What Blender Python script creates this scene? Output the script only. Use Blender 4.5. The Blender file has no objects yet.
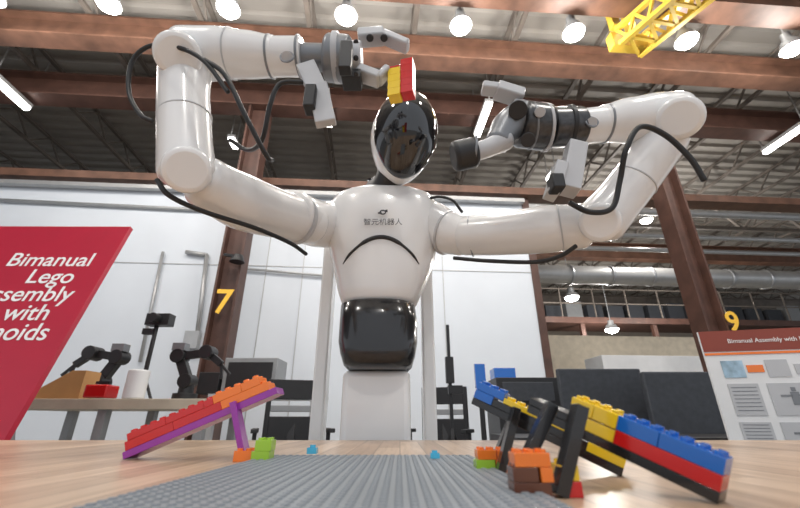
import bpy, bmesh, math, random
from mathutils import Vector, Matrix
random.seed(3)
F=390.0; PITCH=math.radians(23.0); CZ=0.80; TZ=0.75
cp,sp=math.cos(PITCH),math.sin(PITCH)
YAW=math.radians(4.0)
BR=Matrix.Rotation(YAW,4,'Z')
ID=Matrix.Identity(4)
XF=ID
def ray(px,py):
    x=(px-400)/F; u=(254-py)/F
    return Vector((x, cp-u*sp, sp+u*cp))
def P(px,py,Y):
    d=ray(px,py); s=Y/d.y
    return Vector((d.x*s,Y,CZ+d.z*s))
def T(px,py,z=TZ):
    d=ray(px,py); s=(z-CZ)/d.z
    return Vector((d.x*s,d.y*s,z))
BRi=BR.inverted()
def PB(px,py,D):
    d=BRi@ray(px,py); s=D/d.y
    return Vector((d.x*s,D,CZ+d.z*s))
def PBZ(px,py,z):
    d=BRi@ray(px,py); s=(z-CZ)/d.z
    return Vector((d.x*s,d.y*s,z))
# ---------------- materials
def mat(name,col,rough=0.5,metal=0.0,nscale=8.0,namt=0.06,coat=0.0,emit=None,estr=0.0,bump=0.0):
    m=bpy.data.materials.new(name); m.use_nodes=True
    nt=m.node_tree; b=nt.nodes['Principled BSDF']
    b.inputs['Roughness'].default_value=rough; b.inputs['Metallic'].default_value=metal
    if coat: 
        b.inputs['Coat Weight'].default_value=coat; b.inputs['Coat Roughness'].default_value=0.05
    tc=nt.nodes.new('ShaderNodeTexCoord'); n=nt.nodes.new('ShaderNodeTexNoise')
    n.inputs['Scale'].default_value=nscale; n.inputs['Detail'].default_value=4
    nt.links.new(tc.outputs['Object'],n.inputs['Vector'])
    r=nt.nodes.new('ShaderNodeValToRGB')
    r.color_ramp.elements[0].position=0.3; r.color_ramp.elements[1].position=0.7
    c=Vector(col)
    r.color_ramp.elements[0].color=(*[max(0,v*(1-namt)) for v in c],1)
    r.color_ramp.elements[1].color=(*[min(1,v*(1+namt)) for v in c],1)
    nt.links.new(n.outputs['Fac'],r.inputs['Fac']); nt.links.new(r.outputs['Color'],b.inputs['Base Color'])
    if bump:
        bp=nt.nodes.new('ShaderNodeBump'); bp.inputs['Strength'].default_value=bump; bp.inputs['Distance'].default_value=0.01
        nt.links.new(n.outputs['Fac'],bp.inputs['Height']); nt.links.new(bp.outputs['Normal'],b.inputs['Normal'])
    if emit:
        b.inputs['Emission Color'].default_value=(*emit,1); b.inputs['Emission Strength'].default_value=estr
    return m
M={}
def mk(k,*a,**kw): M[k]=mat(k,*a,**kw)
mk('robot_white',(0.80,0.80,0.80),0.26,coat=0.6,namt=0.01)
mk('robot_grey',(0.22,0.23,0.245),0.38,metal=0.4,namt=0.05)
mk('robot_light_grey',(0.50,0.51,0.53),0.4,namt=0.03)
mk('gloss_black',(0.006,0.006,0.008),0.07,coat=1.0,namt=0.1)
mk('abdomen_black',(0.016,0.016,0.018),0.2,coat=0.3,namt=0.1)
mk('matte_black',(0.015,0.015,0.017),0.45,namt=0.1)
mk('cable_black',(0.012,0.012,0.013),0.5,namt=0.1)
mk('carbon_dark',(0.035,0.036,0.04),0.3,coat=0.3,nscale=60,namt=0.6)
mk('metal',(0.45,0.46,0.48),0.35,metal=0.8)
mk('silver_pipe',(0.45,0.45,0.45),0.4,metal=0.5)
mk('wall_white',(0.68,0.72,0.77),0.55,namt=0.02,nscale=2)
mk('wall_far',(0.36,0.31,0.26),0.8,namt=0.15,nscale=1)
mk('rust',(0.135,0.066,0.042),0.55,namt=0.3,nscale=5)
mk('rust_dark',(0.085,0.040,0.029),0.55,namt=0.25,nscale=5)
mk('joist',(0.17,0.145,0.125),0.6,namt=0.2,nscale=4)
mk('concrete',(0.32,0.31,0.29),0.35,namt=0.15,nscale=3)
mk('crane_yellow',(0.62,0.42,0.05),0.45,namt=0.08)
mk('num_yellow',(0.95,0.55,0.05),0.5)
mk('banner_red',(0.46,0.012,0.04),0.4,namt=0.03)
mk('text_white',(0.9,0.9,0.9),0.5)
mk('text_dark',(0.03,0.03,0.035),0.5)
mk('text_faint',(0.10,0.10,0.11),0.5)
mk('paper_white',(0.78,0.79,0.80),0.5,namt=0.03)
mk('poster_maroon',(0.26,0.05,0.03),0.5)
mk('poster_blue',(0.35,0.5,0.62),0.5,nscale=20,namt=0.4)
mk('panel_dark',(0.045,0.050,0.060),0.7,namt=0.15,nscale=30)
mk('bench_wood',(0.50,0.44,0.35),0.5,namt=0.1)
mk('block',(0.60,0.53,0.42),0.8,namt=0.1)
mk('cardboard',(0.5,0.28,0.11),0.8)
mk('bench_leg',(0.3,0.31,0.32),0.5,metal=0.3)
def lego(k,c): mk(k,c,0.22,coat=0.4,namt=0.02)
lego('brick_red',(0.58,0.010,0.010)); lego('brick_yellow',(0.88,0.60,0.02)); lego('brick_blue',(0.01,0.14,0.55))
lego('brick_orange',(0.88,0.20,0.02)); lego('brick_purple',(0.30,0.03,0.34)); lego('brick_lime',(0.34,0.58,0.04))
lego('brick_black',(0.010,0.010,0.011)); lego('brick_brown',(0.12,0.035,0.015)); lego('brick_azure',(0.08,0.5,0.75))
mk('baseplate_grey',(0.25,0.275,0.30),0.42,namt=0.02)
mk('lamp_glow',(1,1,1),0.5,emit=(1,0.94,0.85),estr=45)
mk('tube_glow',(1,1,1),0.5,emit=(1,0.97,0.92),estr=14)
def woodmat():
    m=bpy.data.materials.new('butcher_block'); m.use_nodes=True; nt=m.node_tree; b=nt.nodes['Principled BSDF']
    tc=nt.nodes.new('ShaderNodeTexCoord'); mp=nt.nodes.new('ShaderNodeMapping'); mp.inputs['Rotation'].default_value=(0,0,math.radians(90))
    nt.links.new(tc.outputs['Object'],mp.inputs['Vector'])
    br=nt.nodes.new('ShaderNodeTexBrick'); br.inputs['Scale'].default_value=1
    br.inputs['Brick Width'].default_value=0.42; br.inputs['Row Height'].default_value=0.042; br.inputs['Mortar Size'].default_value=0.0008
    br.inputs['Color1'].default_value=(0.66,0.49,0.35,1); br.inputs['Color2'].default_value=(0.44,0.30,0.20,1); br.inputs['Mortar'].default_value=(0.27,0.17,0.10,1)
    nt.links.new(mp.outputs['Vector'],br.inputs['Vector'])
    mp2=nt.nodes.new('ShaderNodeMapping'); mp2.inputs['Scale'].default_value=(60,3,3); nt.links.new(tc.outputs['Object'],mp2.inputs['Vector'])
    n=nt.nodes.new('ShaderNodeTexNoise'); n.inputs['Scale'].default_value=2; n.inputs['Detail'].default_value=6; nt.links.new(mp2.outputs['Vector'],n.inputs['Vector'])
    r=nt.nodes.new('ShaderNodeValToRGB'); r.color_ramp.elements[0].position=0.3; r.color_ramp.elements[0].color=(0.72,0.68,0.62,1); r.color_ramp.elements[1].position=0.6; r.color_ramp.elements[1].color=(1,1,1,1)
    nt.links.new(n.outputs['Fac'],r.inputs['Fac'])
    mx=nt.nodes.new('ShaderNodeMixRGB'); mx.blend_type='MULTIPLY'; mx.inputs['Fac'].default_value=1
    nt.links.new(br.outputs['Color'],mx.inputs['Color1']); nt.links.new(r.outputs['Color'],mx.inputs['Color2'])
    nt.links.new(mx.outputs['Color'],b.inputs['Base Color']); b.inputs['Roughness'].default_value=0.3
    return m
M['wood']=woodmat()
def deckmat():
    m=bpy.data.materials.new('roof_deck'); m.use_nodes=True; nt=m.node_tree; b=nt.nodes['Principled BSDF']
    tc=nt.nodes.new('ShaderNodeTexCoord'); w=nt.nodes.new('ShaderNodeTexNoise'); w.inputs['Scale'].default_value=1.3
    nt.links.new(tc.outputs['Object'],w.inputs['Vector'])
    r=nt.nodes.new('ShaderNodeValToRGB'); r.color_ramp.elements[0].color=(0.30,0.275,0.25,1); r.color_ramp.elements[1].color=(0.46,0.43,0.39,1)
    nt.links.new(w.outputs['Fac'],r.inputs['Fac']); nt.links.new(r.outputs['Color'],b.inputs['Base Color']); b.inputs['Roughness'].default_value=0.6
    return m
M['deck']=deckmat()
# ---------------- mesh helpers
def emp(name):
    e=bpy.data.objects.new(name,None); e.empty_display_size=0.1
    bpy.context.scene.collection.objects.link(e); return e
def mesh(name,verts,faces,mats,parent=None,smooth=False,mi=None,bevel=0):
    me=bpy.data.meshes.new(name); me.from_pydata([tuple(XF@Vector(v)) for v in verts],[],faces)
    if not isinstance(mats,(list,tuple)): mats=[mats]
    for m in mats: me.materials.append(M[m])
    bm=bmesh.new(); bm.from_mesh(me); 
    if mi:
        bm.faces.ensure_lookup_table()
        for i,f in enumerate(bm.faces): f.material_index=mi[i]
    bmesh.ops.recalc_face_normals(bm,faces=bm.faces)
    for f in bm.faces: f.smooth=smooth
    bm.to_mesh(me); bm.free()
    o=bpy.data.objects.new(name,me); bpy.context.scene.collection.objects.link(o)
    if parent: o.parent=parent
    if bevel:
        b=o.modifiers.new('bevel','BEVEL'); b.width=bevel; b.segments=3; b.limit_method='ANGLE'
        for p in me.polygons: p.use_smooth=True
        me.set_sharp_from_angle(angle=math.radians(40)) if hasattr(me,'set_sharp_from_angle') else None
    return o
BF=[(0,1,3,2),(4,6,7,5),(0,4,5,1),(2,3,7,6),(0,2,6,4),(1,5,7,3)]
def boxverts(c,s,R=None):
    vs=[]
    for x in(-.5,.5):
        for y in(-.5,.5):
            for z in(-.5,.5):
                v=Vector((x*s[0],y*s[1],z*s[2]))
                if R is not None: v=R@v
                vs.append(Vector(c)+v)
    return vs
def box(name,c,s,m,parent=None,R=None,bevel=0):
    return mesh(name,boxverts(c,s,R),BF,m,parent,bevel=bevel)
def frame(d,up=Vector((0,0,1))):
    d=d.normalized()
    if abs(d.dot(up))>0.97: up=Vector((0,1,0))
    s=d.cross(up).normalized(); t=s.cross(d)
    return Matrix((d,s,t)).transposed()   # x=d y=s z=t
def bar(name,a,b,w,h,m,parent=None,bevel=0,up=Vector((0,0,1))):
    a=Vector(a);b=Vector(b); R=frame(b-a,up)
    return box(name,(a+b)/2,((b-a).length,w,h),m,parent,R,bevel)
class Multi:
    def __init__(s): s.v=[];s.f=[];s.mi=[]
    def add(s,v,f,k=0):
        o=len(s.v); s.v+=v; s.f+=[tuple(i+o for i in q) for q in f]; s.mi+=[k]*len(f)
    def box(s,c,sz,R=None,k=0): s.add(boxverts(c,sz,R),BF,k)
    def bar(s,a,b,w,h,k=0,up=Vector((0,0,1))):
        a=Vector(a);b=Vector(b); s.box((a+b)/2,((b-a).length,w,h),frame(b-a,up),k)
    def cyl(s,a,b,r1,r2=None,seg=12,k=0):
        a=Vector(a);b=Vector(b); r2=r1 if r2 is None else r2; R=frame(b-a)
        v=[];f=[]
        for p,r in((a,r1),(b,r2)):
            for i in range(seg):
                t=2*math.pi*i/seg; v.append(p+R@Vector((0,math.cos(t)*r,math.sin(t)*r)))
        for i in range(seg): j=(i+1)%seg; f.append((i,j,seg+j,seg+i))
        f.append(tuple(range(seg))[::-1]); f.append(tuple(range(seg,2*seg)))
        s.add(v,f,k)
    def make(s,name,mats,parent=None,smooth=False,bevel=0):
        return mesh(name,s.v,s.f,mats,parent,smooth,s.mi,bevel)
def cyl(name,a,b,r1,m,parent=None,r2=None,seg=32,bevel=0.0):
    q=Multi(); q.cyl(a,b,r1,r2,seg); return q.make(name,m,parent,bevel=bevel if bevel else 0.0005)
def tube(name,pts,rad,m,parent=None,seg=28,sub=8,cap=True):
    pts=[Vector(p) for p in pts]; n=len(pts)
    if not isinstance(rad,(list,tuple)): rad=[rad]*n
    C=[];Rr=[]
    for i in range(n-1):
        p0=pts[i-1] if i else pts[0]*2-pts[1]; p1=pts[i];p2=pts[i+1]; p3=pts[i+2] if i+2<n else pts[-1]*2-pts[-2]
        r1=rad[i];r2=rad[i+1]
        for k in range(sub):
            t=k/sub
            C.append(0.5*((2*p1)+(p2-p0)*t+(2*p0-5*p1+4*p2-p3)*t*t+(3*p1-p0-3*p2+p3)*t**3))
            w=t*t*(3-2*t); Rr.append(r1*(1-w)+r2*w)
    C.append(pts[-1]);Rr.append(rad[-1])
    tan=[(C[min(i+1,len(C)-1)]-C[max(i-1,0)]).normalized() for i in range(len(C))]
    if cap:
        a,t0,r=C[0],tan[0],Rr[0]; b,t1,rb=C[-1],tan[-1],Rr[-1]
        pre=[(a-t0*(r*0.55*math.sin(x)),max(r*math.cos(x),r*0.02)) for x in [math.pi/2*k/6 for k in range(6,0,-1)]]
        post=[(b+t1*(rb*0.55*math.sin(x)),max(rb*math.cos(x),rb*0.02)) for x in [math.pi/2*k/6 for k in range(1,7)]]
        C=[p for p,_ in pre]+C+[p for p,_ in post]; Rr=[q for _,q in pre]+Rr+[q for _,q in post]; tan=[t0]*6+tan+[t1]*6
    nrm=tan[0].orthogonal().normalized(); vs=[];fs=[]
    for i in range(len(C)):
        nrm=(nrm-tan[i]*nrm.dot(tan[i])).normalized(); bn=tan[i].cross(nrm)
        for k in range(seg):
            a=2*math.pi*k/seg; vs.append(C[i]+(nrm*math.cos(a)+bn*math.sin(a))*Rr[i])
    for i in range(len(C)-1):
        for k in range(seg):
            j=(k+1)%seg; fs.append((i*seg+k,i*seg+j,(i+1)*seg+j,(i+1)*seg+k))
    fs.append(tuple(range(seg))[::-1]); fs.append(tuple(range((len(C)-1)*seg,len(C)*seg)))
    return mesh(name,vs,fs,m,parent,True)
def loft(name,secs,m,parent=None,seg=48):
    vs=[];fs=[]
    for cx,cy,z,rx,ry,e in secs:
        for k in range(seg):
            a=2*math.pi*k/seg; c,s=math.cos(a),math.sin(a)
            vs.append(Vector((cx+rx*math.copysign(abs(c)**(2/e),c),cy+ry*math.copysign(abs(s)**(2/e),s),z)))
    for i in range(len(secs)-1):
        for k in range(seg):
            j=(k+1)%seg; fs.append((i*seg+k,i*seg+j,(i+1)*seg+j,(i+1)*seg+k))
    fs.append(tuple(range(seg))); fs.append(tuple(range((len(secs)-1)*seg,len(secs)*seg))[::-1])
    return mesh(name,vs,fs,m,parent,True)
def text(name,s,loc,R,size,m,parent=None,align='CENTER',ext=0.0005,off=0.0):
    cu=bpy.data.curves.new(name,'FONT'); cu.body=s; cu.size=size; cu.align_x=align; cu.extrude=ext; cu.offset=off
    cu.materials.append(M[m]); o=bpy.data.objects.new(name,cu); bpy.context.scene.collection.objects.link(o)
    mw=Matrix.Translation(loc)@R.to_4x4(); o.matrix_world=XF@mw
    if parent: o.parent=parent
    return o
Vx=Vector

# =============== BUILDING =================
XF=BR
D=6.0
mesh('floor',[(-25,-6,0),(30,-6,0),(30,22,0),(-25,22,0)],[(0,1,2,3)],'concrete')
CEIL=6.6
y=-3;i=0;vs=[];fs=[]
prof=[(0,0),(0.10,0),(0.14,0.06),(0.24,0.06)]
pp=[]
while y<22:
    for a,b in prof: pp.append((y+a,CEIL+b))
    y+=0.28
for a,b in pp: vs+= [(-25,a,b),(30,a,b)]
for i in range(len(pp)-1): fs.append((2*i,2*i+1,2*i+3,2*i+2))
mesh('ceiling',vs,fs,'deck')
mesh('wall_back',[(-25,21.5,0),(30,21.5,0),(30,21.5,CEIL),(-25,21.5,CEIL)],[(0,1,2,3)],'wall_far')
wr=PB(535,300,D).x; wtop=PB(100,183,D).z
wall=emp('wall_partition')
box('panel',((wr-14)/2,D+0.1,wtop/2),(wr+14,0.2,wtop),'wall_white',wall)
q=Multi()
for px in (262,330,444,300):
    x=PB(px,300,D).x; q.box((x,D-0.005,wtop/2),(0.012,0.012,wtop))
z1=PB(100,262,D).z
q.box(((wr-14)/2,D-0.005,z1),(wr+14,0.012,0.012))
q.make('joint',['silver_pipe'],wall)
box('edge_post',(wr+0.06,D+0.1,wtop*0.5),(0.12,0.26,wtop),'rust_dark',wall)
cp1=emp('trim_wall_cap')
box('beam',((wr-14)/2+8,D-0.02,wtop+0.06),(wr+14+16,0.3,0.14),'rust',cp1)
box('rail',((wr-14)/2,D-0.1,wtop-0.12),(wr+14,0.1,0.07),'silver_pipe',cp1)
def hcol(name,x,y,top,w,m):
    e=emp(name); q=Multi()
    q.box((x-w/2,y,top/2),(0.03,w,top)); q.box((x+w/2,y,top/2),(0.03,w,top)); q.box((x,y,top/2),(w,0.03,top))
    q.box((x,y,0.02),(w*1.5,w*1.5,0.04)); q.make('h_section',[m],e); return e
c7=hcol('steel_column',PB(222,330,5.3).x,5.3,5.62,0.28,'rust_dark')
text('number',"7",PB(221,313,5.1),Matrix.Rotation(math.radians(90),3,'X'),0.46,'num_yellow',c7,ext=0.004,off=0.006)
c9=hcol('steel_column.001',PB(710,330,5.3).x,5.3,5.62,0.29,'rust_dark')
text('number',"9",PB(736,331,5.1),Matrix.Rotation(math.radians(90),3,'X'),0.40,'num_yellow',c9,ext=0.004,off=0.006)
def ibeam_x(name,y,z,h,w,m,x0=-20,x1=26):
    q=Multi(); L=x1-x0; xc=(x0+x1)/2
    q.box((xc,y,z-h/2),(L,0.03,h)); q.box((xc,y,z),(L,w,0.03)); q.box((xc,y,z-h),(L,w,0.03)); 
    return q.make(name,[m])
ibeam_x('steel_girder',PBZ(200,50,5.6).y,6.0,0.38,0.26,'rust')
ibeam_x('steel_girder.001',5.3,6.08,0.43,0.3,'rust_dark')
ibeam_x('steel_girder.002',3.15,6.08,0.40,0.3,'rust')
ibeam_x('steel_girder.003',11.0,6.0,0.5,0.3,'rust')
ibeam_x('steel_girder.004',16.5,6.0,0.5,0.3,'joist')
q=Multi()
x=-15.0
while x<22:
    zt,zb=6.55,6.14
    q.bar((x,0,zt),(x,21,zt),0.07,0.05); q.bar((x,0,zb),(x,21,zb),0.07,0.05)
    yy=0.3;s=0
    while yy<20:
        q.bar((x,yy,zb if s else zt),(x,yy+0.45,zt if s else zb),0.03,0.03); yy+=0.45;s=1-s
    x+=1.55
q.make('roof_joist',['joist'])
pp=emp('overhead_pipe'); q=Multi()
for (px,py,Dd,r) in [(650,212,7,0.08),(650,236,7,0.05),(650,250,7.5,0.05),(600,148,8,0.06),(300,135,8,0.05),(600,180,9,0.05)]:
    a=PB(px,py,Dd); q.cyl((-18,Dd,a.z),(22,Dd,a.z),r,seg=14)
q.make('pipes',['silver_pipe'],pp,True)
dk=emp('air_duct'); a=PB(620,276,8.5)
tube('duct',[(wr+0.6,8.5,a.z),(a.x,8.5,a.z),(14,8.5,a.z)],0.22,'silver_pipe',dk,sub=3)
q=Multi()
for k in range(12):
    xx=wr+1+k*1.0; q.cyl((xx,8.5,a.z),(xx+0.05,8.5,a.z),0.245,seg=28)
q.make('seams',['metal'],dk,True)
q=Multi()
for k in range(14):
    x0=-9+k*1.6; q.bar((x0,7.6,4.9),(x0+0.8,7.6,5.7),0.05,0.05); q.bar((x0+0.8,7.6,5.7),(x0+1.6,7.6,4.9),0.05,0.05)
q.box((2,7.6,4.9),(26,0.08,0.08)); q.box((2,7.6,5.7),(26,0.08,0.08))
q.make('lattice_truss',['joist'])
# upper walkway with guard rail behind right
mz=emp('upper_walkway'); q=Multi()
zw=PB(600,318,12.8).z
q.box((11,13.4,zw-0.1),(14,1.4,0.2)); 
for k in range(6): q.box((4.6+k*2.6,12.9,(zw-.2)/2),(0.14,0.14,zw-.2))
for k in range(12): q.box((4.1+k*1.2,12.75,zw+0.5),(0.035,0.035,1.0),k=1)
for h in(.5,1.02): q.box((11,12.75,zw+h),(14,0.035,0.035),k=1)
for k in range(18): q.box((4.3+k*0.8,13.9,zw+0.45),(0.6,0.3,0.9*random.uniform(.5,1)),k=random.choice([2,3,2]))
q.make('deck_and_rail',['rust_dark','joist','panel_dark','bench_leg'],mz)
bw=emp('trim_block_wall')
zbw=PB(620,337,9.0).z
box('block_wall',(9.5,9.0,zbw/2),(14,0.2,zbw),'block',bw)
pc=PB(645,358,7.0); box('white_counter',(pc.x+.1,7,pc.z/2),(2.2,0.6,pc.z),'paper_white',None,bevel=0.01)
# crane
cr=emp('overhead_crane'); a=PBZ(727,-30,5.35); b=PBZ(630,50,5.35)
q=Multi(); d=(b-a).normalized(); sd=d.cross(Vx((0,0,1)))
for s in(-.2,.2):
    for h in(0,0.26): q.bar(a+sd*s+Vx((0,0,h)),b+sd*s+Vx((0,0,h)),0.06,0.06)
L=(b-a).length;n=9
for k in range(n):
    p=a+d*L*k/n;r=a+d*L*(k+1)/n; w=1 if k%2 else -1
    q.bar(p+sd*.2*w,r-sd*.2*w,0.04,0.04); 
    for s in(-.2,.2): q.bar(p+sd*s+Vx((0,0,.26 if w>0 else 0)),r+sd*s+Vx((0,0,0 if w>0 else .26)),0.035,0.035)
q.box(b+Vx((0,0,0.13)),(0.5,0.12,0.24))
for s in(-.2,.2): q.box(a+sd*s+Vx((0,0,.75)),(.1,.1,.9)); q.box(b+sd*s+Vx((0,0,.75)),(.1,.1,.9))
q.make('lattice_girder',['crane_yellow'],cr)
def lamp(k,p,r=0.12,light=True,drop=0.5,power=60):
    e=emp('high_bay_lamp'); q=Multi()
    q.cyl(p+Vx((0,0,0.02)),p+Vx((0,0,0.16)),r*1.1,r*0.7,24); q.cyl(p+Vx((0,0,0.16)),p+Vx((0,0,0.30)),r*0.45,r*0.45,16)
    q.cyl(p+Vx((0,0,0.3)),(p.x,p.y,min(CEIL,p.z+drop+0.3)),0.012,seg=8)
    q.make('housing',['bench_leg'],e,False)
    N=24; v=[];f=[]
    for i in range(5):
        t=math.pi/2*i/5
        for j in range(N): a=2*math.pi*j/N; v.append(p+Vx((math.cos(a)*r*math.cos(t),math.sin(a)*r*math.cos(t),0.02-r*0.6*math.sin(t))))
    v.append(p+Vx((0,0,0.02-r*0.6)))
    for i in range(4):
        for j in range(N): k2=(j+1)%N; f.append((i*N+j,i*N+k2,(i+1)*N+k2,(i+1)*N+j))
    for j in range(N): f.append((4*N+j,4*N+(j+1)%N,5*N))
    mesh('lens',v,f,'lamp_glow',e,True)
    if light:
        l=bpy.data.lights.new('bulb','POINT'); l.energy=power; l.shadow_soft_size=0.12; l.color=(1,0.96,0.91)
        o=bpy.data.objects.new('bulb',l); bpy.context.scene.collection.objects.link(o); o.location=BR@(p+Vx((0,0,-0.26))); o.parent=e
for k,(px,py) in enumerate([(108,5),(228,10),(346,17),(461,27),(574,34),(687,42),(793,50),(-10,-2)]):
    lamp(k,PBZ(px,py,5.45),0.13,power=68)
for k,(px,py) in enumerate([(522,3),(637,10),(750,17),(405,-8)]):
    lamp(k,PBZ(px,py,6.0),0.1,False)
for k,(px,py,Dd) in enumerate([(572,298,11),(612,330,12),(694,304,11)]):
    lamp(k,PB(px,py,Dd),0.2,True,2.0,power=170)
for x,y in [(-2.4,-0.6),(2.4,-0.6),(0,-2.2),(0,1.2)]:
    lamp(0,Vx((x,y,5.45)),0.125,power=125)
lamp(0,Vx((6.5,7.9,5.2)),0.13,power=150)  # extra lamp, added only to brighten the block wall area
def strip(a,b,w=0.09):
    e=emp('linear_strip_light'); q=Multi(); q.bar(a+Vx((0,0,.06)),b+Vx((0,0,.06)),w*1.5,0.06)
    for p in(a,b): q.box((p.x,p.y,(p.z+CEIL)/2),(0.015,0.015,CEIL-p.z))
    q.make('housing',['silver_pipe'],e); q=Multi(); q.bar(a,b,w,0.05); q.make('tube',['tube_glow'],e)
for (x1,y1,x2,y2) in [(-6,78,26,109),(476,136,491,103),(764,153,806,126),(325,92,329,126),(548,180,556,170),(238,148,228,138)]:
    a=PBZ(x1,y1,5.5); b=PBZ(x2,y2,5.5); xm=(a.x+b.x)/2; a.x=b.x=xm; strip(a,b)
cd=emp('wall_conduit'); q=Multi(); Dw=D-0.05
def pl(pts,r): 
    w=[PB(px,py,Dw) for px,py in pts]
    for i in range(len(w)-1): q.cyl(w[i],w[i+1],r,seg=8)
pl([(163,252),(140,362)],0.025); pl([(186,252),(207,255),(196,345)],0.035); pl([(236,268),(330,276)],0.02); pl([(0,200),(330,216)],0.03)
q.make('pipes',['silver_pipe'],cd,True)
box('junction_box',PB(192,340,Dw-0.02),(0.2,0.1,0.25),'silver_pipe',cd)
dome=PB(237,262,5.05)
q=Multi(); q.cyl(dome,dome+Vx((0,0,0.1)),0.1,0.06,20); q.bar(dome+Vx((0,0,.08)),dome+Vx((-0.22,0.1,.14)),0.04,0.04); q.make('security_camera',['matte_black'])

# =============== LAB FURNITURE =================
XF=ID
tb=emp('work_table'); EY=1.14
box('top',(0.0,(EY-0.55)/2,TZ-0.02),(4.4,EY+0.55,0.04),'wood',tb,bevel=0.003)
for x in(-1.9,1.9):
    for y in(-0.45,1.02): box('leg',(x,y,(TZ-0.04)/2),(0.06,0.06,TZ-0.04),'bench_leg',tb)
q=Multi(); x0,x1=-0.188,0.100; y0,y1=0.17,0.625
q.box(((x0+x1)/2,(y0+y1)/2,TZ+0.0016),(x1-x0,y1-y0,0.0032)); pt=0.0096
nx=int((x1-x0)/pt+.01); ny=int((y1-y0)/pt)
for i in range(nx):
    for j in range(ny):
        c=Vx((x0+pt*(i+.5),y0+pt*(j+.5),TZ+0.0032)); q.cyl(c,c+Vx((0,0,0.0011)),0.0030,0.0027,12)
q.make('toy_brick_baseplate',['baseplate_grey'])
def brick(q,c,nx,ny,nh,R=None,k=0,pt=0.0125,hh=0.014,studs=True):
    R=R or Matrix.Identity(3); S=Vx((nx*pt-0.0003,ny*pt-0.0003,nh*hh-0.0002))
    q.box(c+R@Vx((0,0,nh*hh/2)),S,R,k)
    if studs:
        for i in range(nx):
            for j in range(ny):
                b=c+R@Vx(((i-(nx-1)/2)*pt,(j-(ny-1)/2)*pt,nh*hh)); q.cyl(b-R@Vx((0,0,.0005)),b+R@Vx((0,0,pt*0.24)),pt*0.31,seg=16,k=k)
LM=['brick_red','brick_orange','brick_purple','brick_lime','brick_yellow','brick_blue','brick_black','brick_brown','brick_azure']
RED,ORG,PUR,LIM,YEL,BLU,BLK,BRN,AZU=range(9)
def rampblocks(q,lo,R,lst,w,pt,hh):
    for u0,n,z,nh,k,st in lst:
        c=lo+R@Vx(((u0+n/2)*pt,0,z*hh)); brick(q,c,n,w,nh,R,k,pt,hh,st)
lo=T(130,459); Yb=lo.y; hi=P(281,394,Yb-0.02)
e=emp('toy_brick_ramp'); q=Multi(); R=frame(hi-lo); L=(hi-lo).length; pt=L/16; hh=0.0118
bl=[(0,16,0,0.8,PUR,False)]
bl+=[(0.3,5,0.8,1,RED,True),(5.3,5,0.8,1,RED,True),(0.6,4,1.8,0.8,RED,True),(4.6,4,1.8,0.8,RED,True),(8.6,1,1.8,0.8,RED,True),
     (10.3,5,0.8,1,ORG,True),(9.6,3,1.8,1,ORG,True),(12.6,2,1.8,1,ORG,True)]
rampblocks(q,lo,R,bl,2,pt,hh)
f=T(243,461)
q.bar(Vx((f.x+0.002,Yb-0.028,TZ+.001)),P(234,402,Yb-0.028),0.008,0.014,k=PUR,up=Vx((0,1,0)))
q.bar(P(247,458,Yb+0.01),P(236,405,Yb+0.01),0.008,0.014,k=PUR,up=Vx((0,1,0)))
g=T(262,462); 
brick(q,Vx((g.x,g.y,TZ)),2,2,1,None,LIM,0.0115,0.013); brick(q,Vx((g.x+0.002,g.y,TZ+0.013)),2,2,1,None,LIM,0.0105,0.013)
brick(q,Vx((g.x-0.026,g.y+0.01,TZ)),2,2,1,None,ORG,0.0115,0.013)
q.make('bricks',LM,e,bevel=0.0005)
q=Multi(); g=T(312,457); brick(q,Vx((g.x,g.y,TZ+.0042)),1,1,0.6,None,AZU,0.014,0.014); q.make('toy_brick',LM)
q=Multi(); g=T(435,462); brick(q,Vx((g.x,g.y,TZ+.0042)),1,1,0.45,None,AZU,0.012,0.014); q.make('toy_brick.001',LM)
# right far ramp
e=emp('toy_brick_ramp.001'); q=Multi(); lo=T(622,476); hi=P(474,404,lo.y+0.07); R=frame(hi-lo); L=(hi-lo).length; pt=L/14; hh=0.0100
bl=[(0,14,0,0.8,BLK,False),(0,3,0.8,0.9,YEL,True),(3,9,0.8,0.8,BLK,False),(5,3,1.6,0.6,YEL,True),(8,3,1.6,0.6,YEL,True),(12,2,0.8,1.0,BLU,True),(11,3,1.8,0.9,BLU,True)]
rampblocks(q,lo,R,bl,2,pt,hh)
s=T(503,472)
for yy in(0,0.035):
    q.bar(Vx((s.x-0.006,s.y+yy-0.014,TZ+.001)),P(516,408,s.y+yy-0.014),0.008,0.013,k=BLK,up=Vx((0,1,0)))
g=T(495,471); pt2=0.0100
for j in range(2):
    brick(q,Vx((g.x-0.011+0.021*j,g.y,TZ+.0)),2,2,0.9,None,[LIM,ORG][j],pt2,0.0125)
brick(q,Vx((g.x-0.009,g.y,TZ+0.01125)),2,2,0.75,None,ORG,pt2,0.0125)
brick(q,Vx((g.x+0.012,g.y,TZ+0.01125)),2,2,0.75,None,ORG,pt2,0.0125)
q.make('bricks',LM,e,bevel=0.0005)
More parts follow.
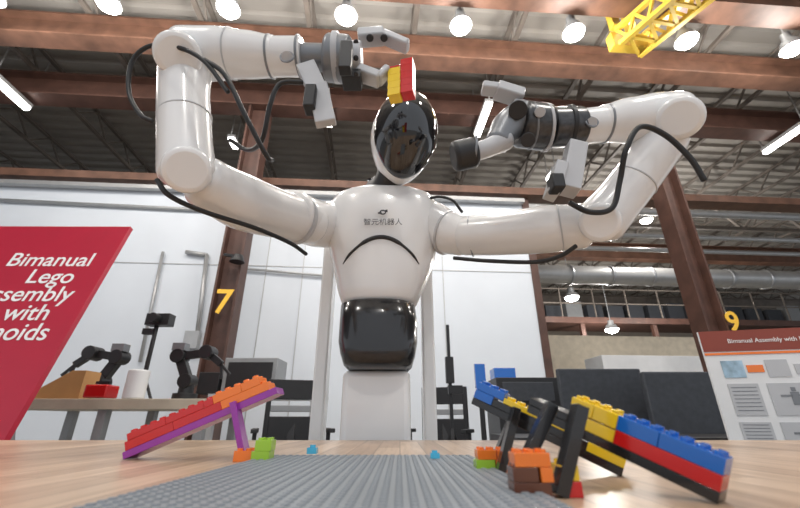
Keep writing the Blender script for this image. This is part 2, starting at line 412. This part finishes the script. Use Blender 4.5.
# right near ramp
e=emp('toy_brick_ramp.002'); q=Multi(); lo=T(722,503); hi=P(532,412,lo.y+0.10); R=frame(hi-lo); L=(hi-lo).length; nn=15; hh=0.0106
pt=L/nn
bl=[(0,nn,0,0.7,BLK,False),(0,7,0.7,1,RED,False),(7,4,0.7,0.9,YEL,False),(11,4,0.7,0.6,BLK,False),(0,4,1.7,1.05,BLU,True),(4,3,1.7,1.05,BLU,True),(7,2,1.7,1.05,YEL,True),(9,2,1.7,1.05,YEL,True)]
rampblocks(q,lo,R,bl,2,pt,hh)
s=T(562,497)
q.bar(Vx((s.x-0.002,s.y,TZ+0.001)),P(580,406,s.y),0.009,0.014,k=BLK,up=Vx((0,1,0)))
q.bar(Vx((s.x-0.026,s.y+0.03,TZ+0.001)),P(552,404,s.y+0.03),0.009,0.013,k=BLK,up=Vx((0,1,0)))
g=T(535,499); 
brick(q,Vx((g.x,g.y+0.01,TZ)),3,2,0.8,None,BRN,0.0088,0.0118); brick(q,Vx((g.x-.004,g.y+0.01,TZ+0.0094)),2,2,0.8,None,BRN,0.0090,0.0118); brick(q,Vx((g.x+0.011,g.y+0.01,TZ+0.0094)),1,2,0.8,None,ORG,0.0090,0.0118); brick(q,Vx((g.x+0.002,g.y+0.01,TZ+0.0188)),3,2,0.8,None,ORG,0.0086,0.0118)
g=T(574,498)
brick(q,Vx((g.x,g.y+0.012,TZ)),1,2,0.8,None,RED,0.0135,0.0125); brick(q,Vx((g.x,g.y+0.012,TZ+0.01)),1,2,0.8,None,YEL,0.0125,0.0125)
q.make('bricks',LM,e,bevel=0.0005)

# =============== ROBOT =================
rb=emp('humanoid_robot'); RY=1.28
def sec(y,xl,xr,ry,e=2.4,Y=RY,cy=None):
    a=P(xl,y,Y);b=P(xr,y,Y); return ((a.x+b.x)/2,cy if cy else Y,a.z,abs(b.x-a.x)/2,ry,e)
S=[sec(194,368,396,0.04),sec(196,356,408,0.07),sec(199,343,424,0.10),sec(204,334,434,0.125),sec(213,328,440,0.135),sec(228,327,441,0.14),sec(245,329,438,0.14),sec(262,332,434,0.135),
   sec(280,336,428,0.125),sec(295,339,421,0.115),sec(304,342,417,0.11),sec(308,345,413,0.10)]
torso=loft('torso',S,'robot_white',rb)
S=[sec(305,346,411,0.09),sec(309,342,415,0.115,2.8),sec(325,341,417,0.125,3),sec(345,340,417,0.135,3),sec(357,342,415,0.14,3),sec(367,345,412,0.13,3),sec(372,350,407,0.10,3)]
loft('abdomen',S,'abdomen_black',rb)
b0=P(345,372,RY);b1=P(410,372,RY)
cx=(b0.x+b1.x)/2; W=b1.x-b0.x
box('pedestal_column',(cx,RY+0.02,b0.z/2),(W,0.16,b0.z),'robot_white',rb,bevel=0.02)
box('base',(cx,RY+0.2,0.12),(0.52,0.62,0.2),'robot_white',rb,bevel=0.05)
for sx in(-1,1):
    for sy in(-1,1): cyl('wheel',(cx+sx*0.2-0.02,RY+0.2+sy*0.24,0.04),(cx+sx*0.2+0.02,RY+0.2+sy*0.24,0.04),0.04,'matte_black',rb)
a=P(326,300,RY+0.14);bq=P(427,300,RY+0.14)
zt=P(326,235,RY+0.14).z
for xx in(a.x,bq.x): box('lift_rail',(xx,RY+0.17,zt/2+0.05),(0.045,0.08,zt-0.1),'robot_white',rb,bevel=0.008)
box('rail_bridge',((a.x+bq.x)/2,RY+0.17,zt-0.05),(bq.x-a.x,0.06,0.08),'robot_white',rb,bevel=0.008)
box('rail_foot',((a.x+bq.x)/2,RY+0.17,0.25),(bq.x-a.x,0.06,0.1),'robot_white',rb,bevel=0.008)
from mathutils.bvhtree import BVHTree
bvh=BVHTree.FromPolygons([v.co for v in torso.data.vertices],[p.vertices for p in torso.data.polygons])
def ontorso(px,py,off=0.002):
    o=Vx((0,0,CZ)); d=ray(px,py).normalized(); h=bvh.ray_cast(o,d)
    if h[0] is None: return None,None
    return h[0]-d*off,h[1]
arc=[]; 
for k in range(15):
    t=k/14; px=343+76*t; py=264-27*math.sin(math.pi*t)**0.8
    p,_=ontorso(px,py,0.001)
    if p: arc.append(p)
tube('chest_arc_groove',arc,[0.0015]+[0.0045]*3+[0.007]*(len(arc)-8)+[0.0045]*3+[0.0015],'matte_black',rb,seg=12,sub=3)
p,n=ontorso(383,226); 
tilt=Matrix.Rotation(math.radians(90),3,'X')
text('label_text',"智元机器人",p+Vx((0,-0.012,0)),tilt,0.0255,'text_faint',rb)
p,n=ontorso(383,214)
q=Multi()
for k in range(20):
    a1=2*math.pi*k/20;a2=2*math.pi*(k+1)/20; q.bar(p+Vx((math.cos(a1)*.009,-0.012,math.sin(a1)*.007)),p+Vx((math.cos(a2)*.009,-0.012,math.sin(a2)*.007)),0.0035,0.0035)
q.box(p+Vx((0.012,-0.012,0.005)),(0.007,0.004,0.007)); q.box(p+Vx((-0.010,-0.012,-0.003)),(0.012,0.004,0.004)); q.make('emblem',['text_dark'],rb)
nb=P(381,199,RY); hc=P(403,140,1.12)
tube('neck',[nb+Vx((0,0,-0.02)),nb+Vx((0.0,-0.01,0.02)),P(388,182,1.20),hc+Vx((-0.02,0.05,-0.02))],[0.085,0.064,0.05,0.055],'matte_black',rb)
for k in range(3): 
    c=nb+Vx((0.002*k,-0.012*k,0.022+0.018*k)); cyl('neck_ring',c,c+Vx((0.001,-0.004,0.007)),0.066-0.004*k,'gloss_black',rb)
def head():
    R=Matrix.Rotation(math.radians(11),3,'Y')@Matrix.Rotation(math.radians(24),3,'X')@Matrix.Rotation(math.radians(20),3,'Z')
    nu,nv=64,48; vs=[];fs=[]
    rx,ry,rz=0.115,0.126,0.163
    def shape(d):
        z=d.z; w=1.0-0.16*max(0,-z)**1.3+0.02*z
        return Vx((d.x*rx*w,d.y*ry*w,z*rz))
    for i in range(nv+1):
        th=math.pi*i/nv
        for j in range(nu):
            ph=2*math.pi*j/nu; vs.append(hc+R@shape(Vx((math.sin(th)*math.cos(ph),math.sin(th)*math.sin(ph),math.cos(th)))))
    for i in range(nv):
        for j in range(nu):
            k=(j+1)%nu; fs.append((i*nu+j,i*nu+k,(i+1)*nu+k,(i+1)*nu+j))
    mesh('head_shell',vs,fs,['robot_white'],rb,True)
    vs=[];fs=[]; na,nr=96,28
    ax=math.radians(14); f0=Vx((0,-math.cos(ax),math.sin(ax))); u0=Vx((0,math.sin(ax),math.cos(ax))); r0=Vx((1,0,0))
    for r in range(nr+1):
        t=r/nr
        for k in range(na):
            a=2*math.pi*k/na; c,s=math.cos(a),math.sin(a)
            up=94 if s>0 else 78
            lim=1/math.sqrt((c/81)**2+(s/up)**2); al=math.radians(lim)*t
            d=f0*math.cos(al)+(r0*c+u0*s)*math.sin(al)
            e=1.045 if t<0.86 else 1.045-0.06*((t-0.86)/0.14)**2
            vs.append(hc+R@(shape(d.normalized())*e))
    for r in range(nr):
        for k in range(na):
            j=(k+1)%na; fs.append((r*na+k,r*na+j,(r+1)*na+j,(r+1)*na+k))
    mesh('visor',vs,fs,['gloss_black'],rb,True)
head()
def collar(p,d,R,w,m='robot_grey'):
    d=Vector(d).normalized(); cyl('joint_seam',p-d*w/2,p+d*w/2,R,m,rb,bevel=0.001)
tube('shoulder',[P(338,224,1.27),P(318,224,1.22),P(296,216,1.10)],[0.085,0.082,0.078],'robot_white',rb)
B=[P(312,224,1.16),P(285,216,1.07),P(245,203,0.94),P(205,182,0.83)]
tube('upper_arm',B,[0.068,0.074,0.078,0.066],'robot_white',rb)
collar(P(300,220,1.11),B[1]-B[0],0.080,0.008,'robot_light_grey')
C=[P(187,172,0.78),P(185,135,0.775),P(184,95,0.775),P(186,62,0.775)]
tube('elbow_link',C,[0.064,0.062,0.062,0.066],'robot_white',rb)
collar(P(185,118,0.775),C[1]-C[0],0.0635,0.004,'robot_light_grey')
cyl('elbow_cap',P(187,170,0.72),P(187,170,0.84),0.052,'robot_white',rb,bevel=0.012)
E=[P(186,56,0.775),P(215,54,0.775),P(245,55,0.775),P(272,57,0.775)]
tube('forearm',E,[0.074,0.069,0.062,0.055],'robot_white',rb)
cyl('forearm_cap',P(178,55,0.70),P(178,55,0.84),0.056,'robot_white',rb,bevel=0.014)
collar(P(232,54,0.775),E[2]-E[1],0.0675,0.004,'robot_light_grey')
cyl('wrist',P(270,57,0.775),P(303,57,0.775),0.052,'robot_white',rb,bevel=0.004)
collar(P(271,57,0.775),Vx((1,0,0)),0.057,0.006); collar(P(300,57,0.775),Vx((1,0,0)),0.056,0.006)
def ringpart(name,c,r,parent=rb):
    q=Multi()
    for k in range(24):
        a1=2*math.pi*k/24;a2=2*math.pi*(k+1)/24
        q.bar(c+Vx((math.cos(a1)*r,0,math.sin(a1)*r)),c+Vx((math.cos(a2)*r,0,math.sin(a2)*r)),0.004,0.003)
    q.make(name,['robot_grey'],parent)
cyl('wrist_button',P(287,57,0.725),P(287,57,0.72),0.014,'robot_light_grey',rb); ringpart('wrist_ring',P(287,57,0.722),0.017)
cyl('gripper_mount',P(303,57,0.775),P(326,58,0.775),0.036,'robot_grey',rb,bevel=0.003)
cyl('gripper_body',P(326,58,0.775),P(350,60,0.775),0.062,'robot_grey',rb,bevel=0.010)
cyl('gripper_ring',P(334,58,0.775),P(340,58,0.775),0.066,'robot_light_grey',rb,bevel=0.002)
cyl('gripper_face',P(350,60,0.775),P(362,60,0.775),0.048,'robot_light_grey',rb,bevel=0.006)
q=Multi()
q.bar(P(358,38,0.775),P(384,36,0.775),0.045,0.034); q.bar(P(382,36,0.775),P(408,47,0.775),0.04,0.024); q.bar(P(358,72,0.775),P(380,80,0.775),0.045,0.028)
q.bar(P(378,81,0.775),P(388,70,0.775),0.04,0.018)
q.make('gripper_fingers',['robot_light_grey'],rb,bevel=0.006)
q=Multi(); q.box(P(346,58,0.70),(0.03,0.03,0.09)); q.box(P(352,80,0.77),(0.05,0.05,0.03)); 
for yy in(42,58,74): q.cyl(P(356,yy,0.725),P(356,yy,0.735),0.007,seg=16)
q.cyl(P(370,38,0.745),P(370,38,0.80),0.010,seg=16); q.cyl(P(384,38,0.745),P(384,38,0.80),0.010,seg=16)
q.make('gripper_detail',['matte_black'],rb,bevel=0.003)
q=Multi(); q.bar(P(306,66,0.755),P(318,92,0.755),0.03,0.05); q.bar(P(318,86,0.75),P(326,124,0.75),0.05,0.026); q.make('wrist_camera_bracket',['robot_light_grey'],rb,bevel=0.003)
box('wrist_camera',P(311,100,0.74),(0.028,0.04,0.07),'matte_black',rb,bevel=0.004)
e=emp('held_toy_bricks'); q=Multi(); c=P(402,99,0.775); Rz=Matrix.Rotation(math.radians(-16),3,'Z')@Matrix.Rotation(math.radians(3),3,'Y')
HB,HP=0.0235,0.0165
for i in range(4):
    brick(q,c+Vx((-0.018,0,HB*i)),2,2,1,Rz,YEL,HP,HB,True)
brick(q,c+Vx((-0.018,0,HB*4)),2,2,0.25,Rz,RED,HP,HB,True)
for i in range(5):
    brick(q,c+Vx((0.0155,-0.004,HB*i+0.006)),2,2,1,Rz,RED,HP,HB,True)
q.make('bricks',LM,e,bevel=0.0005)
# right-of-image arm
tube('shoulder.001',[P(430,224,1.27),P(446,232,1.22),P(462,236,1.19)],[0.085,0.075,0.068],'robot_white',rb)
collar(P(447,233,1.215),P(462,236,1.19)-P(446,232,1.22),0.078,0.008,'robot_light_grey')
tube('upper_arm.001',[P(466,236,1.18),P(500,234,1.12),P(540,230,1.06),P(582,226,1.0)],[0.066,0.068,0.072,0.066],'robot_white',rb)
collar(P(471,236,1.172),Vx((1,-0.3,0)),0.069,0.006,'robot_grey')
collar(P(560,228,1.03),Vx((1,-0.4,0)),0.071,0.004,'robot_light_grey')
C=[P(600,222,0.97),P(622,196,0.95),P(645,166,0.92),P(664,138,0.89)]
tube('elbow_link.001',C,[0.068,0.064,0.062,0.064],'robot_white',rb)
cyl('elbow_cap.001',P(600,222,0.90),P(600,222,1.04),0.052,'robot_white',rb,bevel=0.012)
collar(P(634,181,0.935),C[2]-C[1],0.0645,0.004,'robot_light_grey')
E=[P(676,119,0.88),P(655,119,0.88),P(628,121,0.88),P(604,124,0.88)]
tube('forearm.001',E,[0.075,0.072,0.064,0.053],'robot_white',rb)
cyl('forearm_cap.001',P(680,118,0.80),P(680,118,0.94),0.056,'robot_white',rb,bevel=0.014)
cyl('wrist.001',P(606,124,0.88),P(580,127,0.88),0.050,'robot_white',rb,bevel=0.004)
collar(P(605,124,0.88),Vx((1,0,0)),0.055,0.006); 
cyl('wrist_button.001',P(592,122,0.832),P(592,122,0.827),0.013,'robot_light_grey',rb); ringpart('wrist_ring.001',P(592,122,0.829),0.016)
cyl('gripper_mount.001',P(580,127,0.88),P(548,128,0.87),0.056,'carbon_dark',rb,bevel=0.006)
collar(P(568,127,0.876),Vx((1,0,0)),0.060,0.012,'matte_black')
cyl('gripper_body.001',P(548,128,0.87),P(518,124,0.86),0.064,'carbon_dark',rb,bevel=0.012)
collar(P(545,128,0.868),Vx((1,0,0.05)),0.066,0.008,'robot_light_grey')
collar(P(530,126,0.864),Vx((1,0,0.05)),0.0655,0.006,'robot_grey')
tube('gripper_knuckle.001',[P(522,116,0.85),P(508,126,0.84),P(498,142,0.83)],[0.046,0.042,0.034],'robot_grey',rb)
tube('gripper_finger.001',[P(505,140,0.83),P(488,148,0.82),P(472,153,0.81)],[0.028,0.024,0.024],'robot_light_grey',rb)
cyl('finger_pad.001',P(476,152,0.80),P(453,157,0.80),0.038,'matte_black',rb,bevel=0.010)
collar(P(474,152,0.80),Vx((1,0,-.1)),0.040,0.006,'robot_grey')
q=Multi(); q.bar(P(522,98,0.85),P(496,90,0.84),0.05,0.034); q.bar(P(498,90,0.84),P(482,88,0.84),0.04,0.024); q.bar(P(517,102,0.85),P(503,150,0.85),0.03,0.02); q.make('gripper_fingers.001',['robot_light_grey'],rb,bevel=0.005)
q=Multi(); q.cyl(P(518,110,0.78),P(518,110,0.85),0.024,seg=24); q.cyl(P(528,140,0.78),P(528,140,0.85),0.018,seg=24); q.cyl(P(540,112,0.79),P(540,112,0.85),0.014,seg=20,k=1); q.make('gripper_motor.001',['matte_black','robot_light_grey'],rb,bevel=0.002)
q=Multi(); q.bar(P(576,146,0.85),P(568,192,0.85),0.05,0.048); q.bar(P(560,166,0.84),P(551,196,0.84),0.05,0.03); q.make('wrist_camera_bracket.001',['robot_light_grey'],rb,bevel=0.003)
box('wrist_camera.001',P(556,184,0.81),(0.03,0.04,0.04),'matte_black',rb,bevel=0.004)
def cable(pts,r=0.0055,parent=rb): tube('cable',[P(*p) for p in pts],r,'cable_black',parent,seg=10,sub=8)
cable([(228,92,0.70),(205,62,0.69),(180,48,0.69),(150,46,0.71),(132,62,0.73),(129,92,0.74),(140,114,0.73),(152,121,0.73)])
cable([(205,60,0.69),(225,75,0.69),(245,115,0.71),(266,155,0.76),(272,160,0.8)],0.006)
cable([(302,82,0.73),(280,84,0.73),(270,105,0.74),(262,140,0.78),(248,150,0.85),(230,140,0.9)],0.006)
cable([(157,180,0.76),(170,196,0.77),(205,212,0.83),(255,228,0.93),(290,243,1.04),(306,254,1.12)],0.006)
cable([(570,203,0.86),(590,212,0.86),(612,208,0.86),(620,180,0.84),(626,150,0.80),(640,127,0.79),(665,135,0.80),(690,158,0.81),(704,180,0.82)],0.007)
cable([(454,258,1.12),(490,261,1.08),(535,262,1.03),(560,256,0.99),(576,246,0.96)],0.006)
cable([(324,222,1.2),(328,206,1.2),(340,198,1.24),(352,197,1.28)],0.005)
cable([(420,203,1.22),(436,197,1.18),(452,200,1.16),(462,212,1.16)],0.005)

# =============== BANNER =================
bn=emp('red_banner_board')
tr=P(132,228,2.25); br=P(5,444,1.9); w=1.5
upv=(tr-br).normalized()
lx=Vx((-1,0.0,0)); lx=(lx-upv*lx.dot(upv)).normalized()
R=Matrix((-lx,upv,(-lx).cross(upv))).transposed()
H=(tr-br).length; cc=br+upv*H/2+lx*w/2
box('board',cc,(w,H,0.03),'banner_red',bn,R,bevel=0.002)
def onb(px,py):
    d=ray(px,py); n=R@Vx((0,0,1)); o=Vx((0,0,CZ)); pt0=cc+n*0.017
    t=(pt0-o).dot(n)/d.dot(n); return o+d*t
for s,px,py in [("Bimanual",90,266),("Lego",71,283),("Assembly",69,301),("with",46,320),("Humanoids",45,340)]:
    text('lettering',s,onb(px,py),R,0.14,'text_white',bn,'RIGHT',ext=0.001,off=0.001)
for dx in(0.55,1.3):
    bar('easel_leg',(br.x-dx,br.y+0.06,0),(br.x-dx,tr.y-0.05,tr.z-0.25),0.03,0.03,'bench_leg',bn)
    bar('easel_strut',(br.x-dx,2.75,0),(br.x-dx,tr.y-0.03,tr.z-0.3),0.03,0.03,'bench_leg',bn)
bar('easel_ledge',br+Vx((0,-0.02,-0.03)),br+lx*w+Vx((0,-0.02,-0.03)),0.08,0.03,'bench_leg',bn)

# =============== POSTER (right) =================
po=emp('research_poster'); tl=P(696,332,1.75); bl=P(737,456,1.75)
zt=tl.z; zb=bl.z; x0=(tl.x+bl.x)/2; W=0.75; ang=math.radians(-14)
Rp=Matrix.Rotation(ang,3,'Z')@Matrix.Rotation(math.radians(90),3,'X')
o0=Vx((x0,1.75,zb)); H=zt-zb
def pp_(u,v,off=0.0): return o0+Rp@Vx((u,v,off))
def prect(u0,v0,u1,v1,m,off,t=0.002,nm='panel'): box(nm,pp_((u0+u1)/2,(v0+v1)/2,off),(u1-u0,v1-v0,t),m,po,Rp)
prect(0,0,W,H,'paper_white',-0.008,0.014,'board')
prect(0,H*0.82,W,H,'poster_maroon',0.001,nm='header')
prect(0,H*0.79,W,H*0.81,'brick_orange',0.001,nm='stripe')
text('title',"Bimanual Assembly with Humanoids",pp_(0.10,H*0.89,0.003),Rp,0.026,'text_white',po,'LEFT')
for u0,v0,u1,v1,m in [(0.05,.60,.13,.74,'poster_blue'),(0.14,.64,.20,.70,'brick_orange'),(0.21,.60,.29,.74,'robot_light_grey'),(0.31,.62,.52,.70,'robot_light_grey'),(.05,.30,.16,.55,'robot_light_grey'),(.19,.30,.36,.55,'robot_light_grey'),(.40,.25,.6,.52,'poster_blue'),(.05,.05,.16,.25,'robot_light_grey'),(.19,.05,.36,.25,'robot_light_grey'),(.62,.1,.72,.7,'poster_blue')]:
    prect(u0,v0*H,u1,v1*H,m,0.001,nm='figure')
q=Multi()
for k in range(7):
    q.box(pp_(0.105,H*(0.52-0.03*k),0.0025),(0.09,0.003,0.001),Rp); q.box(pp_(0.105,H*(0.23-0.025*k),0.0025),(0.09,0.003,0.001),Rp)
    q.box(pp_(0.50,H*(0.21-0.025*k),0.0025),(0.18,0.003,0.001),Rp)
for (u,v) in ((0.275,0.43),(0.275,0.15)):
    q.box(pp_(u,H*v,0.003),(0.03,0.05,0.001),Rp); q.box(pp_(u,H*v+0.035,0.003),(0.016,0.016,0.001),Rp); q.box(pp_(u+0.03,H*v+0.01,0.003),(0.04,0.008,0.001),Rp); q.box(pp_(u-0.03,H*v+0.01,0.003),(0.04,0.008,0.001),Rp)
q.make('printed_text',['robot_grey'],po)
for u in(0.1,0.65):
    a=pp_(u,0,-0.03); bar('leg',(a.x,a.y,0),(a.x,a.y,zt-0.05),0.03,0.02,'bench_leg',po)

pa=emp('office_partition')
for (x1,x2,Y1,y1) in [(556,638,3.0,369),(640,742,2.7,372)]:
    a=P(x1,y1,Y1);b=P(x2,y1,Y1)
    box('screen',((a.x+b.x)/2,Y1,a.z/2+0.05),(b.x-a.x,0.05,a.z-0.1),'panel_dark',pa,bevel=0.01)
    for xx in(a.x+.05,b.x-.05): box('post',(xx,Y1+0.03,a.z/2-.02),(0.05,0.06,a.z-.04),'panel_dark',pa)
dx_=P(640,420,2.4).x
box('desk',(dx_,2.35,0.7),(1.6,0.6,0.04),'matte_black',pa)
for sx in(-.75,.75): box('desk_leg',(dx_+sx,2.35,0.34),(0.05,0.5,0.68),'matte_black',pa)

# =============== LEFT BENCH =================
wb=emp('lab_bench'); Yb=2.9; a=P(-10,404,Yb); b=P(212,404,Yb); zb=a.z
box('top',((a.x+b.x)/2,Yb+0.35,zb),(b.x-a.x,0.7,0.07),'bench_wood',wb,bevel=0.004)
for x in(a.x+0.1,(a.x+b.x)/2,b.x-0.08):
    for y in(Yb+0.06,Yb+0.64): box('leg',(x,y,zb/2),(0.06,0.06,zb),'bench_leg',wb)
box('shelf',((a.x+b.x)/2,Yb+0.35,0.3),(b.x-a.x-0.1,0.6,0.03),'bench_wood',wb)
zt=zb+0.036
def onbench(px,Y): 
    p=P(px,390,Y); return Vx((p.x,Y,zt))
c=onbench(62,3.08)
q=Multi(); 
q.add([c+Vx(v) for v in[(-.22,-.08,0),(.2,-.08,0),(.2,-.08,.2),(.1,-.08,.2),(-.22,.08,0),(.2,.08,0),(.2,.08,.2),(.1,.08,.2)]],[(0,1,2,3),(4,7,6,5),(0,4,5,1),(1,5,6,2),(2,6,7,3),(3,7,4,0)])
q.make('cardboard_box',['cardboard'])
c=onbench(102,2.98); box('red_toolbox',c+Vx((0,0,0.05)),(0.16,0.14,0.09),'brick_red',None,bevel=0.012); box('handle',c+Vx((0,0,0.11)),(0.1,0.03,0.02),'matte_black',bpy.data.objects['red_toolbox'])
c=onbench(135,2.98); cyl('white_canister',c,c+Vx((0,0,0.20)),0.07,'paper_white',None,bevel=0.01)
def arm(name,px,Y,s,flip=1):
    e=emp(name); c=onbench(px,Y); f=flip
    J=[Vx((0,0,0)),Vx((0,0,.14)),Vx((-.10*f,0,.33)),Vx((.12*f,0,.36)),Vx((.24*f,0,.27))]
    J=[c+j*s for j in J]; q=Multi()
    q.cyl(J[0],J[0]+Vx((0,0,.05*s)),.09*s,seg=20); q.cyl(J[0],J[1],.06*s,.05*s,seg=16)
    q.bar(J[1],J[2],.06*s,.07*s); q.bar(J[2],J[3],.05*s,.06*s); q.bar(J[3],J[4],.04*s,.05*s)
    for j in J[1:4]: q.cyl(j-Vx((0,.06*s,0)),j+Vx((0,.06*s,0)),.055*s,seg=16)
    q.bar(J[4],J[4]+Vx((.08*f*s,0,-.08*s)),.02*s,.02*s); q.bar(J[4],J[4]+Vx((.02*f*s,0,-.11*s)),.02*s,.02*s)
    q.box(J[2]+Vx((0,-.02,.07*s)),(.1*s,.08*s,.06*s),k=1)
    q.make('linkage',['matte_black','robot_grey'],e,bevel=0.003)
arm('tabletop_robot_arm',98,3.36,1.05,-1)
arm('tabletop_robot_arm.001',186,3.2,1.0,1)
e=emp('camera_tripod'); c=onbench(141,3.35); q=Multi()
q.cyl(c+Vx((0,0,.15)),c+Vx((0,0,.62)),.018,seg=10)
for k in range(3):
    a=2*math.pi*k/3; q.cyl(c+Vx((0,0,.2)),c+Vx((math.cos(a)*.1,math.sin(a)*.1,0.01)),.012,seg=8)
q.box(c+Vx((0.02,0,.66)),(.2,.1,.1)); q.cyl(c+Vx((0.02,-.05,.66)),c+Vx((0.02,-.12,.66)),.04,seg=16); q.box(c+Vx((-.05,0,.56)),(.1,.05,.05))
q.make('stand_and_camera',['matte_black'],e,bevel=0.002)
eq=emp('equipment_desk'); Ye=3.9
a=P(208,396,Ye);b=P(318,396,Ye)
q=Multi(); q.box(((a.x+b.x)/2,Ye+.3,a.z),(b.x-a.x,.6,.04)); 
for x in(a.x+.05,b.x-.05): q.box((x,Ye+.05,a.z/2),(.05,.05,a.z)); q.box((x,Ye+.55,a.z/2),(.05,.05,a.z))
q.make('desk',['robot_light_grey'],eq)
e=emp('instrument_cabinet'); q=Multi(); c=P(250,378,4.0)
q.box((c.x,4.15,a.z+.021+.17),(.52,.35,.34)); q.box((c.x,3.97,a.z+.19),(.44,.01,.26),k=1); q.box((c.x-.38,4.1,a.z+.121),(.2,.3,.2),k=1); q.make('case',['bench_leg','matte_black'],e,bevel=0.005)
def chair(name,px,Y,s=1.0,rz=0):
    e=emp(name); x=P(px,400,Y).x; c=Vx((x,Y,0)); q=Multi(); R=Matrix.Rotation(rz,3,'Z')
    for k in range(5):
        a=2*math.pi*k/5; q.bar(c+Vx((0,0,.09)),c+Vx((math.cos(a)*.3,math.sin(a)*.3,.06)),.04,.03); q.cyl(c+Vx((math.cos(a)*.3-.02,math.sin(a)*.3,.03)),c+Vx((math.cos(a)*.3+.02,math.sin(a)*.3,.03)),.03,seg=12)
    q.cyl(c+Vx((0,0,.09)),c+Vx((0,0,.5*s)),.025,seg=12); q.box(c+Vx((0,0,.52*s)),(.48,.46,.08),R)
    for sx in(-1,1): q.box(c+R@Vx((sx*.2,.25,.85*s)),(.04,.04,.56*s),R)
    q.box(c+R@Vx((0,.25,.72*s)),(.40,.03,.24*s),R); q.box(c+R@Vx((0,.25,1.05*s)),(.40,.03,.16*s),R); q.box(c+R@Vx((0,.25,.90*s)),(.40,.02,.05*s),R,1)
    q.bar(c+R@Vx((0,.2,.5*s)),c+R@Vx((0,.26,.8*s)),.06,.03)
    for sx in(-1,1):
        q.box(c+R@Vx((sx*.27,0,.74*s)),(.05,.28,.03),R); q.box(c+R@Vx((sx*.27,.05,.63*s)),(.03,.03,.2*s),R)
    q.make('seat_and_frame',['matte_black','bench_leg'],e,bevel=0.006)
chair('office_chair',296,3.2,0.98,0.3); chair('office_chair.001',436,3.7,0.96,-0.4)
e=emp('light_stand'); c=P(451,400,2.6); c.z=0; q=Multi()
q.cyl(c+Vx((0,0,.3)),c+Vx((0,0,P(451,325,2.6).z)),.011,seg=10)
for k in range(3):
    a=2*math.pi*k/3+.4; q.cyl(c+Vx((0,0,.75)),c+Vx((math.cos(a)*.3,math.sin(a)*.3,0.01)),.011,seg=8)
zz=P(451,370,2.6).z; q.box(c+Vx((0,0,zz)),(.05,.05,.16)); q.box(c+Vx((.03,0,zz-.12)),(.09,.04,.05)); q.make('stand',['matte_black'],e)
e=emp('equipment_rack'); c=P(521,400,3.9); z=P(515,380,3.9).z; q=Multi()
q.box((c.x,3.9,z/2),(.55,.5,z)); q.box((c.x,3.64,z-.12),(.45,.01,.16),k=1); q.box((c.x-.15,3.9,z+.05),(.2,.2,.1),k=2); q.make('rack',['matte_black','panel_dark','brick_blue'],e,bevel=0.01)
e=emp('blue_monitor'); z0=P(480,376,3.2).z; x0=P(480,376,3.2).x; q=Multi(); q.box((x0,3.2,z0),(.08,.04,.18)); q.cyl((x0,3.22,z0),(x0,3.22,.02),.02,seg=10,k=1); q.cyl((x0,3.22,0),(x0,3.22,.02),.12,seg=20,k=1); q.make('screen_on_stand',['brick_blue','matte_black'],e)

# =============== LIGHTING / CAMERA ===============
w=bpy.data.worlds.new('World'); bpy.context.scene.world=w; w.use_nodes=True
bg=w.node_tree.nodes['Background']; bg.inputs['Color'].default_value=(0.88,0.93,1.0,1); bg.inputs['Strength'].default_value=0.85
bpy.context.scene.view_settings.view_transform='Standard'
cam=bpy.data.cameras.new('camera'); co=bpy.data.objects.new('camera',cam); bpy.context.scene.collection.objects.link(co)
co.location=(0,0,CZ); co.rotation_euler=(math.radians(90)+PITCH,0,0); cam.sensor_width=36; cam.lens=F/800*36; cam.clip_start=0.01
cam.dof.use_dof=True; cam.dof.focus_distance=0.95; cam.dof.aperture_fstop=7
bpy.context.scene.camera=co
